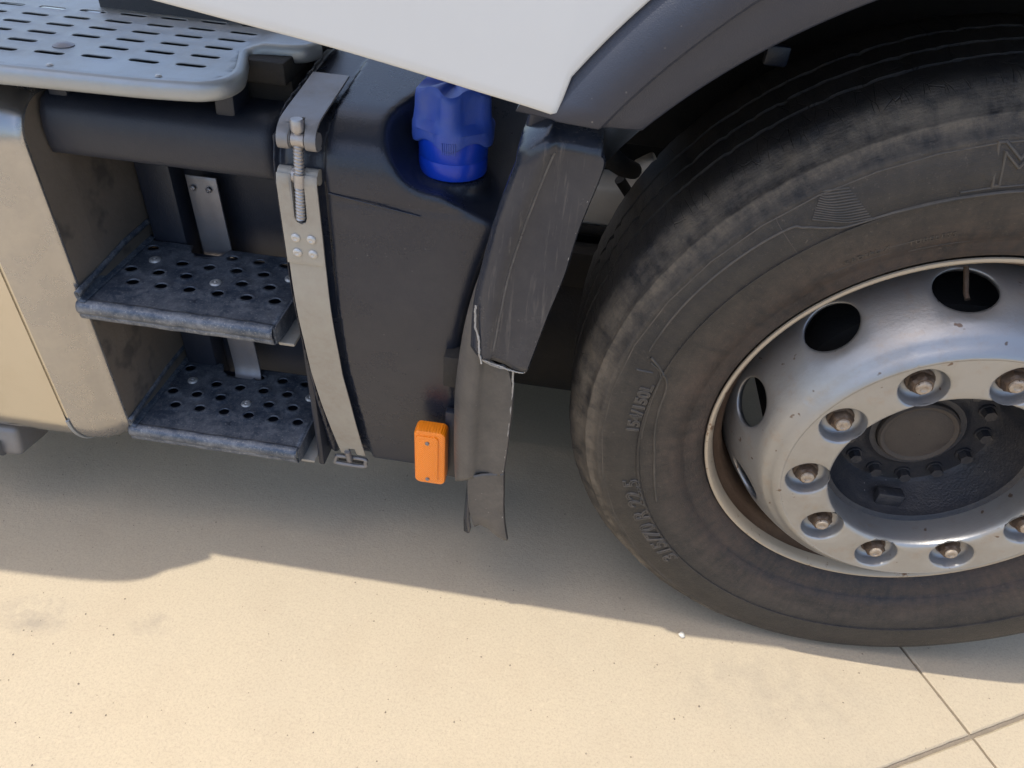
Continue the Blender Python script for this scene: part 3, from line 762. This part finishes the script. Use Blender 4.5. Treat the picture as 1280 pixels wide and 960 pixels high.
# ---- tread board
slots = []
for r_ in range(6):
    yy = .040+r_*.0372
    for k in range(12):
        x = -1.006-k*.0555+(0)
        if r_ == 2 and False: continue
        y_ = yy-.0068*k*.65
        if x < -1.50: continue
        slots.append((x, y_))
slots = [s for s in slots if not (abs(s[0]+1.176) < .02 and abs(s[1]-.059) < .012)]
front = [(-1.62, -.046), (-1.45, -.040), (-1.30, -.032), (-1.195, -.029), (-1.05, -.020), (-.985, -.013), (-.966, -.006), (-.955, .006), (-.951, .022), (-.953, .042), (-.962, .070), (-.973, .100), (-.977, .115), (-.974, .126), (-.966, .132), (-.950, .136), (-.928, .140), (-.912, .146), (-.904, .158), (-.900, .170)]
Fp = fill([(x, y, 0) for x, y in front], 110)
dd = [((Fp[min(i+1, 109)]-Fp[max(i-1, 0)])).normalized() for i in range(110)]
bo = [(p.x, p.y) for p in Fp]
back = [(-.898, .20), (-.895, .27), (-1.0, .30), (-1.3, .30), (-1.62, .27)]
def near_slot(x, y):
    best = 9
    for sx, sy in slots:
        if abs(x-sx) < .03 and abs(y-sy) < .016:
            d = math.hypot(max(0, abs(x-sx)-.013), y-sy); best = min(best, d)
    return best
def board_map(x, y):
    z = .8700
    d = near_slot(x, y)
    if d < .0115: z += .0022*(1-d/.0115)
    if x > -.975 and y > .11: z += .006*min(1, (x+.975)/.02)
    z += .0006*noise.noise(Vector((x*12, y*12, 0)))
    return (x, y, z)
V, F = plate(bo+back, [capsule(x, y, .0128, .0056) for x, y in slots], board_map, rings=[capsule(x, y, .0128, .0080) for x, y in slots]+[capsule(x, y, .0128, .0112) for x, y in slots], step=.012)
tb = mesh('tread_board', V, F, M['board'], truck, True, None, 40); solid(tb, .0014, -1.0)
box('slot_dark_sheet', (-1.60, .0, .846), (-.985, .26, .854), M['black'], tb, 0)  # added black sheet that keeps the slots dark
# rolled front lip following the outline
lv = []
for p, d in zip(Fp, dd):
    nrm = Vector((d.y, -d.x, 0)); zt_ = board_map(p.x, p.y)[2]
    for (o_, dz) in ((-.001, .0004), (.003, -.0002), (.0058, -.0022), (.0072, -.006), (.0074, -.013), (.0062, -.0170), (.0035, -.0185), (-.008, -.0185), (-.010, -.016)):
        lv.append((p.x+nrm.x*o_, p.y+nrm.y*o_, zt_+dz))
o = mesh('board_lip', lv, grid_faces(110, 9), M['board'], tb, True, None, 50); solid(o, .002, -1.0)
revolve_z('board_rivet', [(0.0001, .003), (.006, .003), (.010, .001), (.0125, 0.0), (.012, -.002)], M['screw'], tb, 24, (-1.176, .059, .871))
for x, y in ((-1.147, -.012), (-1.022, -.006)):
    revolve_z('board_rivet', [(0.0001, .0018), (.0025, .0016), (.004, 0.0)], M['rivet'], tb, 12, (x, y, .8705))

# ---- housing behind and below the board
hs = empty('step_housing', truck)
def beam_sec(x, g=0.0):
    pts = [(.150, .812), (.090, .812), (.066, .811), (.050, .805), (.041, .792), (.037, .772), (.0375, .750), (.040, .740), (.046, .736), (.060, .735), (.095, .727), (.14, .71), (.20, .685), (.25, .66)]
    return [(x, y+g, z-g*.6) for y, z in pts]
rows = [beam_sec(-1.236, .030), beam_sec(-1.233, .012), beam_sec(-1.226, .003), beam_sec(-1.214), beam_sec(-1.10), beam_sec(-1.0), beam_sec(-.936), beam_sec(-.924, .003), beam_sec(-.919, .014), beam_sec(-.917, .030)]
mesh('housing_beam', [p for r_ in rows for p in r_], grid_faces(len(rows), len(rows[0])), M['plastic_dark'], hs, True, None, 60)
box('housing_back', (-1.236, .235, .20), (-.905, .262, .90), M['plastic_dark'], hs, .004)
box('housing_rib', (-1.225, .195, .22), (-1.165, .24, .74), M['plastic_dark'], hs, .008)
box('housing_recess', (-1.232, .120, .80), (-.918, .20, .845), M['black'], hs, .003)
box('housing_top', (-1.232, .10, .838), (-.918, .235, .866), M['black'], hs, .003)
for x in (-1.205, -.985): box('board_post', (x-.013, .062, .795), (x+.013, .11, .866), M['plastic_dark'], hs, .004, rot=(R(-8), 0, 0))
box('board_post', (-1.172, .06, .825), (-1.162, .09, .868), M['plastic_dark'], hs, .002)
box('housing_side', (-.920, .04, .21), (-.909, .25, .80), M['plastic_dark'], hs, .004)

# ---- hanger strip behind the steps
hp = fill([(0, y, z) for y, z in ((.205, .648), (.198, .60), (.194, .50), (.192, .40), (.190, .31), (.182, .275), (.165, .262))], 40)
V = []
for i, p in enumerate(hp):
    xl_ = -1.146+.0*(i/39); w_ = .050
    for k in range(4): V.append((xl_+w_*k/3+.028*(i/39), p.y, p.z))
hg = mesh('step_hanger', V, grid_faces(40, 4), M['screw'], truck, True, None, 50); solid(hg, .004, 0.0, .001)
for x in (-1.134, -1.108):
    o = rv.copy(); COL.objects.link(o); o.parent = hg; o.name = 'hanger_rivet'; o.location = (x, .196, .630); o.scale = (.75, .8, .75)
    o.data = rv.data.copy(); o.data.materials[0] = M['screw']

# ---- two steps
def make_step():
    root = empty('step', truck)
    hp_, L = [], []
    for r_, (yy, off) in enumerate(((.063, 0), (.097, -.0215), (.130, 0), (.164, -.0215))):
        for k in range(8):
            x = -.962-k*.0445+off+(.0)
            if x < -1.215 or x > -.950: continue
            if r_ == 3 and -1.162 < x < -1.085: continue
            hp_.append((x, yy))
    riv = [(-1.187, .133), (-1.068, .092), (-.964, .131)]
    hp_ = [p for p in hp_ if all(math.hypot(p[0]-a, p[1]-b) > .016 for a, b in riv)]
    def m(x, y):
        z = 0.0
        for a, b in hp_:
            d = math.hypot(x-a, y-b)
            if d < .016: z += (.0024 if d < .0102 else .0024*max(0, 1-(d-.0102)/.0045))
        for a, b in riv:
            d = math.hypot(x-a, y-b)
            if d < .015: z -= .0015*(1-d/.015)
        z += .0011*noise.noise(Vector((x*22, y*22, 1)))
        if x > -.985 and y < .045: z -= .0030*max(0, noise.noise(Vector((x*70, y*70, 4)))+.2)
        return (x, y, z)
    out = [(-1.232, .004)]+[(-1.232+.29*k/20, .004) for k in range(1, 20)]+[(-.942, .004), (-.942, .10), (-.944, .190), (-1.088, .190), (-1.096, .170), (-1.112, .160), (-1.132, .160), (-1.146, .170), (-1.152, .190), (-1.232, .190)]
    V, F = plate(out, [circ(a, b, .0085, 14, 1.15, .95) for a, b in hp_], m, rings=[circ(a, b, .0122, 16, 1.12, 1) for a, b in hp_]+[circ(a, b, .0160, 14) for a, b in hp_], step=.009)
    t = mesh('step_tread', V, F, M['step'], root, True, None, 45); solid(t, .0025, -1.0)
    box('step_dark_sheet', (-1.226, .012, -.016), (-.948, .186, -.012), M['plastic_dark'], root, 0)  # added dark sheet, makes the bay below the holes look shaded
    # rolled nosing
    lv = []; N = 50
    for i in range(N):
        x = -1.234+.2935*i/(N-1)
        w = .0009*noise.noise(Vector((x*25, 0, 2)))
        for y, z in ((.006, .0003), (.002, .0002), (-.0035, -.0015), (-.0065, -.006), (-.0068, -.012), (-.0050, -.0165), (-.0030, -.0175), (-.0040, -.021), (-.0030, -.026), (.000, -.028), (.008, -.0285)): lv.append((x, y+w, z+w))
    o = mesh('step_nosing', lv, grid_faces(N, 11), M['step'], root, True, None, 50); solid(o, .0018, -1.0)
    # left upstand, leaning outward, with a folded top
    lv = []
    for i in range(24):
        t_ = i/23; y = -.004+.205*t_; hgt = .018+.014*min(1, t_*1.6)
        for dx, dz in ((.010, .0012), (.004, .0015), (.0015, .004), (.0005, hgt*.5), (-.0003, hgt*.9), (.001, hgt), (.004, hgt+.001), (.006, hgt-.001), (.0065, hgt-.006)): lv.append((-1.2305+dx, y, dz))
    o = mesh('side_flange', lv, grid_faces(24, 9), M['step'], root, True, None, 50); solid(o, .002, 0.0)
    # right end bracket hanging under the tread
    pr = [(0, -.001), (0, -.028), (.03, -.034), (.09, -.040), (.19, -.04), (.19, 0)]
    vv = [(-.9415, y, z) for y, z in pr]+[(-.9385, y, z) for y, z in pr]; n6 = len(pr)
    box('end_bracket', (-.9425, .012, -.040), (-.918, .20, -.034), M['strap'], root, .002)
    mesh('side_flange', vv, [tuple(range(n6))[::-1], tuple(n6+k for k in range(n6))]+[(k, (k+1) % n6, n6+(k+1) % n6, n6+k) for k in range(n6)], M['step'], root, False)
    rz = None
    for a, b in riv:
        if rz is None: rz = revolve_z('step_rivet', [(.0001, .0038), (.0015, .0036), (.0030, .0020), (.0036, .0026), (.0060, .0030), (.0085, .0016), (.0095, -.001)], M['rivet'], root, 20); o = rz
        else: o = rz.copy(); COL.objects.link(o)
        o.location = (a, b, 0)
    return root
s1 = make_step(); s1.location = (0, 0, .530)
s2 = copy_tree(s1); s2.location = (-.002, .014, .268)
for o, l in ((s1, 'upper perforated step'), (s2, 'lower perforated step')): o['label'] = l

# ---- mudguard behind the wheel, split in two
def guard(name, L_, Rg, Rt, yl, yr, yt, n, parent, ret=.03, jag=None, back=.05, mat='guard'):
    A = fill([(x, yl, z) for x, z in L_], n); B = fill([(x, yr, z) for x, z in Rg], n); C = fill([(x, yt, z) for x, z in Rt], n)
    v = []
    for i in range(n):
        a, b, c = A[i], B[i], C[i]
        row = [a+Vector((.004, back, 0)), a+Vector((.0, .006, 0)), a+Vector((.001, .001, 0)), a.lerp(b, .5)+Vector((0, -.001, 0)), a.lerp(b, .86)+Vector((0, -.0012, 0)), b+Vector((0, .0, 0)), b.lerp(c, .07)+Vector((0, .0012, 0)), b.lerp(c, .13)+Vector((0, .0065, 0)), b.lerp(c, .26)+Vector((0, .0085, 0)), b.lerp(c, .5)+Vector((0, .0070, 0)), b.lerp(c, .75)+Vector((0, .0018, 0)), b.lerp(c, .93), c, c+Vector((.001, .004, 0)), c+Vector((-.004, ret, 0))]
        v += row
    if jag:
        v = [jag(k // 15, k % 15, p) for k, p in enumerate(v)]
    o = mesh(name, v, grid_faces(n, 15), M[mat], parent, True, None, 60); solid(o, .003, 1.0)
    return o, A, B, C
UL = [(-.601, .846), (-.609, .820), (-.624, .762), (-.638, .686), (-.644, .638), (-.645, .580)]
UR = [(-.571, .862), (-.580, .845), (-.599, .777), (-.616, .701), (-.622, .636), (-.627, .572)]
UT = [(-.521, .858), (-.514, .845), (-.530, .772), (-.540, .707), (-.555, .641), (-.572, .553)]
# rounded crown turning back over the top
def ujag(i, j, p):
    p = Vector(p)
    if i == 0: p += Vector((0, .085, .018))
    elif i == 1: p += Vector((0, .040, .016))
    elif i == 2: p += Vector((0, .008, .012))
    elif i == 3: p += Vector((0, .001, .007))
    elif i > 44:
        k = (i-44)/5
        p.z += .006*k*noise.noise(Vector((j*1.7, 0, 3)))
    return p
gd, A, B, C = guard('mudguard', UL, UR, UT, -.047, -.058, -.050, 50, truck, jag=ujag)
tube('ridge_bead', [p+Vector((0, .0008, 0)) for p in B[3:48]], .0026, M['scuff_glint'], gd, 8)  # beads in the paler tone carry the ridge's painted highlight
tube('ridge_bead', [B[i].lerp(C[i], .17)+Vector((0, .0045, 0)) for i in range(5, 48)], .0016, M['scuff_glint'], gd, 8)
WL = [(-.638, .686), (-.647, .650), (-.656, .600), (-.662, .544), (-.666, .480), (-.666, .420), (-.665, .36), (-.662, .304)]
WR = [(-.631, .653), (-.633, .610), (-.637, .550), (-.639, .490), (-.640, .439), (-.640, .385), (-.639, .330)]
WT = [(-.624, .640), (-.618, .590), (-.589, .5455), (-.587, .501), (-.588, .430), (-.589, .385), (-.591, .338)]
WT = [(-.628, .640), (-.622, .596), (-.600, .553), (-.588, .500), (-.588, .430), (-.589, .385), (-.591, .338)]
def ljag(i, j, p):
    p = Vector(p)
    if j >= 5 and i < 20:
        # torn upper end sits behind the upper piece
        zc = .566-.020*(j-5)/7
        if p.z > zc: p.z = zc+.003*noise.noise(Vector((j, i, 0)))
    p.y += .012
    return p
gl, A, B, C = guard('mudguard_lower', WL, WR, WT, -.047, -.060, -.050, 50, truck, jag=ljag, back=.03, mat='guard_low')
gl['label'] = 'lower mudguard section, cracked off along a torn edge'
# flap continuing below
VL = [(-.6405, .334), (-.639, .300), (-.636, .262), (-.633, .245), (-.627, .219)]
VT = [(-.5905, .342), (-.588, .300), (-.586, .264), (-.582, .225), (-.5745, .181)]
A = fill([(x, -.048, z) for x, z in VL], 30); C = fill([(x, -.038, z) for x, z in VT], 30); v = []
for i in range(30):
    a, c = A[i], C[i]; fold = .006*max(0, (i-22)/7)
    v += [a+Vector((.003, .030, 0)), a+Vector((-.0005, .004, 0)), a, a.lerp(c, .12)+Vector((0, .002+fold, 0)), a.lerp(c, .4)+Vector((0, .0035+fold, 0)), a.lerp(c, .7)+Vector((0, .002, 0)), a.lerp(c, .95), c, c+Vector((.001, .004, 0))]
o = mesh('mudguard_flap', v, grid_faces(30, 9), M['guard_low'], gl, True, None, 60); solid(o, .003, 1.0)
o = mesh('mudguard_fin', [(-.6405, -.028, .300), (-.638, -.034, .262), (-.6375, -.034, .22), (-.634, -.036, .196), (-.637, -.033, .178), (-.646, -.020, .166), (-.649, -.008, .185), (-.648, .0, .24), (-.646, .004, .30)], [(0, 1, 7, 8), (1, 2, 6, 7), (2, 3, 4, 6), (4, 5, 6)], M['guard'], gl, True); solid(o, .003)
# bright torn edges
def torn(name, pts, r, parent, n=60):
    P_ = fill(pts, n)
    P_ = [p+Vector((noise.noise(p*120), noise.noise(p*120+Vector((9, 0, 0))), noise.noise(p*120+Vector((0, 9, 0)))))*.0012 for p in P_]
    tube(name, P_, r, M['torn'], parent, 6, rf=lambda i, w: r*(1+.6*noise.noise(Vector((i*.6, w, 0)))))
torn('torn_edge', [(-.5885, -.040, .546), (-.5865, -.0395, .500), (-.5875, -.039, .43), (-.5885, -.039, .385), (-.5905, -.0385, .338), (-.588, -.039, .30), (-.586, -.039, .264), (-.582, -.039, .225), (-.5745, -.039, .181)], .0014, gl)
torn('torn_edge', [(-.631, -.052, .566), (-.620, -.048, .557), (-.606, -.045, .551), (-.589, -.041, .546)], .0013, gl)
torn('torn_edge', [(-.5145, -.0515, .848), (-.5225, -.0515, .81), (-.530, -.0515, .772), (-.540, -.0515, .707), (-.555, -.0515, .641), (-.572, -.0515, .553)], .0009, gd)
torn('torn_edge', [(-.573, -.052, .553), (-.590, -.054, .556), (-.605, -.056, .562), (-.627, -.061, .572)], .0010, gd)
torn('crack', [(-.641, -.0555, .652), (-.640, -.0575, .625), (-.634, -.0600, .600), (-.633, -.0610, .585), (-.629, -.0625, .568)], .0014, gl, 40)
# neck behind the top of the guard
box('guard_neck', (-.600, -.010, .845), (-.530, .10, .905), M['plastic_flare'], truck, .008, 3, rot=(R(8), R(8), 0))
box('guard_bracket', (-.690, -.012, .475), (-.655, .05, .530), M['black'], truck, .003)
tube('guard_screw', [(-.664, -.020, .487), (-.664, -.012, .487)], .004, M['screw'], gl)

# ---- amber reflector
rf = empty('side_reflector', truck, (-.7085, -.006, .327))
def rounded_box(name, w, hh, d, r, mat, parent, loc=(0, 0, 0), bev=.004):
    bm = bmesh.new(); pts = []
    for sx, sz, a0 in ((1, 1, 0), (-1, 1, PI/2), (-1, -1, PI), (1, -1, 1.5*PI)):
        for k in range(7): a = a0+PI/2*k/6; pts.append((sx*(w/2-r)+r*math.cos(a), sz*(hh/2-r)+r*math.sin(a)))
    rings_ = []
    for (y, s_) in ((0, 0), (-d+bev, 0), (-d+bev*.3, bev*.3), (-d, bev)):
        rings_.append([bm.verts.new((x*(1-2*s_/w), y, z*(1-2*s_/hh))) for x, z in pts])
    N = len(pts)
    for a, b in zip(rings_, rings_[1:]):
        for k in range(N): bm.faces.new((a[k], a[(k+1) % N], b[(k+1) % N], b[k]))
    bm.faces.new(rings_[-1]); bm.faces.new(rings_[0][::-1])
    return from_bm(name, bm, mat, parent, loc=loc, angle=30)
rounded_box('reflector_body', .050, .116, .024, .009, M['amber'], rf, (0, .012, 0), .004)
rounded_box('reflector_lens', .036, .098, .004, .006, M['amber'], rf, (-.004, -.0105, 0), .0015)
for z in (.036, -.044):
    revolve_y('reflector_screw', [(.0, .0035), (-.0018, .0030), (-.0022, .0015), (-.0018, .0001)], M['screw'], rf, 14, (-.003, -.0146, z))
box('reflector_bracket', (-.690, .010, .262), (-.668, .024, .405), M['plastic_dark'], rf, .002).location = (.7085, .006, -.327)

# ---- wheel arch flare
n_ = 90; v = []
def pr_(a, r): return (r*math.cos(a), WC.z+r*math.sin(a))
lo = {}
for i in range(n_):
    t = i/(n_-1); a = R(138.6-105*t)
    r_in = .6365-.010*min(1, t*3); r_cr = .672+.020*min(1, t*4); r_out = .712+.028*min(1, t*5)
    if t > .5: r_out = .74; r_cr = .692
    prof_f = [(r_in+.004, -.020), (r_in, -.060), (r_in+.0004, -.0640), (r_in+.0030, -.0668), (r_in+(r_cr-r_in)*.5, -.0745), (r_cr-.0035, -.0800), (r_cr-.0010, -.0815), (r_cr+.0008, -.0875), (r_cr+.0030, -.0890), (r_cr+(r_out-r_cr)*.5, -.0880), (r_out-.004, -.0850), (r_out, -.080), (r_out+.03, -.066)]
    for j, (r, y) in enumerate(prof_f):
        aa = a
        # the rear end is cut at a slant
        if t < .08:
            k = (1-t/.08); aa = a+k*R(4.6)*max(0, (r-r_in)/(r_out-r_in))
        x, z = pr_(aa, r); v.append((x, y+0, z))
e0 = len(prof_f)
# turn the rear end inward
rear = [(p[0]-.0006, p[1]+.0025, p[2]-.0022) for p in v[:e0]]; rear2 = [(p[0]+.001, min(p[1]+.030, .0), p[2]+.001) for p in rear]
v = rear2+rear+v
fl = mesh('wheel_arch_flare', v, grid_faces(n_+2, e0), M['plastic_flare'], truck, True, None, 60)
lv = []
# arch liner in the dark
revolve_y('wheel_arch_liner', [(-.02, .626), (.05, .622), (.42, .622), (.46, .58), (.46, .30)], M['black'], truck, 60, WC, R(12), R(147), 60)

# ---- white cab panel, real skin with rolled lower edge
low = [(-1.75, 1.085), (-1.50, 1.045), (-1.20, .998), (-1.06, .979), (-.973, .968), (-.880, .955), (-.801, .944), (-.723, .931), (-.643, .9165), (-.600, .909), (-.572, .9035)]
Lp = fill([(x, 0, z) for x, z in low], 70); arcp = []
for i in range(60):
    t = i/59; a = R(141.9-110*t); r = .7235+.022*min(1, t*4)
    arcp.append(pr_(a, r))
edge = [(p.x, p.z) for p in Lp]+[(-.5655, .9035)]+[q for q in arcp[1:]]
NE = len(edge); v = []
for i, (x, z) in enumerate(edge):
    a = edge[max(0, i-1)]; b = edge[min(NE-1, i+1)]; d = Vector((b[0]-a[0], b[1]-a[1])).normalized(); nn_ = Vector((-d.y, d.x))
    if nn_.y < 0 and i < 70: nn_ = -nn_
    if i >= 70: nn_ = Vector((x, z-WC.z)).normalized()
    if 66 <= i <= 76: nn_ = Vector((.18, .98)).lerp(Vector((-.79, .61)), (i-66)/10).normalized()
    yt = -.080+(.012 if x < -1.6 else 0)
    gap_ = .004 if i < 70 else .001
    lip = max(.004, .012*min(1, max(0, (-.72-x)/.25)))
    for (o_, y) in ((.018, yt+.028), (.006, yt+.024), (.0012, yt+.014), (.0000, yt+.006), (.0010, yt+.0015), (.0035, yt), (.012, yt-.0004)):
        v.append((x+nn_.x*(o_+0), y, z+nn_.y*o_))
f = grid_faces(NE, 7)
# upper skin fan up to the door line
o0 = len(v); topz = 2.3
for i in range(NE):
    x, y, z = v[i*7+6]
    for k in range(1, 9):
        t = k/8; tx = -1.78+(i/(NE-1))*2.6
        v.append((x+(tx-x)*t, y-.002*math.sin(PI*t*.5), z+(topz-z)*t))
for i in range(NE-1):
    a, b = i*7+6, (i+1)*7+6
    f.append((a, b, o0+(i+1)*8, o0+i*8))
    for k in range(7): f.append((o0+i*8+k, o0+(i+1)*8+k, o0+(i+1)*8+k+1, o0+i*8+k+1))
cp = mesh('cab_panel', v, f, M['white'], truck, True, None, 60)
box('cab_floor', (-.58, -.03, 1.18), (1.0, 2.40, 1.24), M['black'], truck, 0)
box('cab_roof', (-.98, -.082, 2.29), (.82, 2.45, 2.34), M['white'], truck, .01)
box('cab_rear_wall', (-.60, -.03, 1.24), (-.58, 2.40, 2.29), M['white'], truck, .005)
box('added_shade_roof', (-3.6, -.15, 2.98), (-.9, .95, 3.04), M['white'], truck, .01)  # added out-of-view roof that shades the tread board and the ground
# added unseen curved sheet, shaped to cast the left shadow bulge
fp = []
for x, y in ((-1.56, -.085), (-1.62, -.120), (-1.74, -.165), (-2.3, -.18), (-3.2, -.18)):
    fp.append((x, y))
FP = fill([(x, y, 0) for x, y in fp], 30); v = []
for p in FP:
    for z in (1.30, 1.9, 2.7, 3.7): v.append((p.x-.36*(z-1.3), p.y, z))
o = mesh('added_side_caster', v, grid_faces(30, 4), M['white'], truck); solid(o, .02)

# ---- chassis pieces, plus light and shade stand-ins, seen through the gap by the tyre
box('chassis_rail', (-3.0, .70, .60), (1.2, .78, .88), M['black'], truck, .01)
box('chassis_rail', (-3.0, 1.58, .60), (1.2, 1.66, .88), M['black'], truck, .01)
box('leaf_spring', (-.95, .62, .33), (.9, .70, .415), M['black'], truck, .01)
box('front_axle', (-.10, .30, .36), (.10, 2.1, .46), M['black'], truck, .02)
box('lit_ground_panel', (-.66, .58, .455), (-.375, .68, .545), M['pale'], truck, .012, 3)  # added pale panel in place of sunlit ground beyond the truck
box('lit_ground_panel', (-.425, .60, .548), (-.38, .68, .585), M['pale'], truck, .006, 2, rot=(0, R(-35), 0))  # second added piece, for the small bright bits of lit ground
tube('air_hose', [(-.80, .585, .445), (-.60, .575, .452), (-.50, .572, .452), (-.38, .575, .448), (-.2, .6, .44)], .011, M['black'], truck)
tube('brake_rod', [(-.462, .50, .600), (-.43, .52, .555), (-.40, .55, .500)], .010, M['black'], truck)
tube('guard_stay', [(-.54, .08, .845), (-.50, .20, .76), (-.47, .34, .69), (-.44, .50, .62)], .016, M['black'], truck)
box('added_occluder', (-.9, .85, .20), (1.2, 1.7, .58), M['black'], truck, .03)  # added block that deepens the shade under the truck
tube('deep_shade_cylinder', [(-.95, .62, .215), (-.93, .62, .215), (-.35, .62, .215), (-.33, .62, .215)], .185, M['black'], truck, 40)  # added dark cylinder standing in for ground in deep shade
box('deep_shade_block', (-.80, .50, .25), (-.30, .56, .437), M['black'], truck, .02)  # added dark block where the gap falls into deep shade
box('cross_member', (-.80, .62, .62), (-.30, .80, .84), M['black'], truck, .01)
box('arch_bracket', (-.325, .20, .90), (-.295, .215, .925), M['plastic_dark'], truck, .004)
box('mudflap_inner', (-.66, .36, .20), (-.64, .42, .60), M['black'], truck, .004)
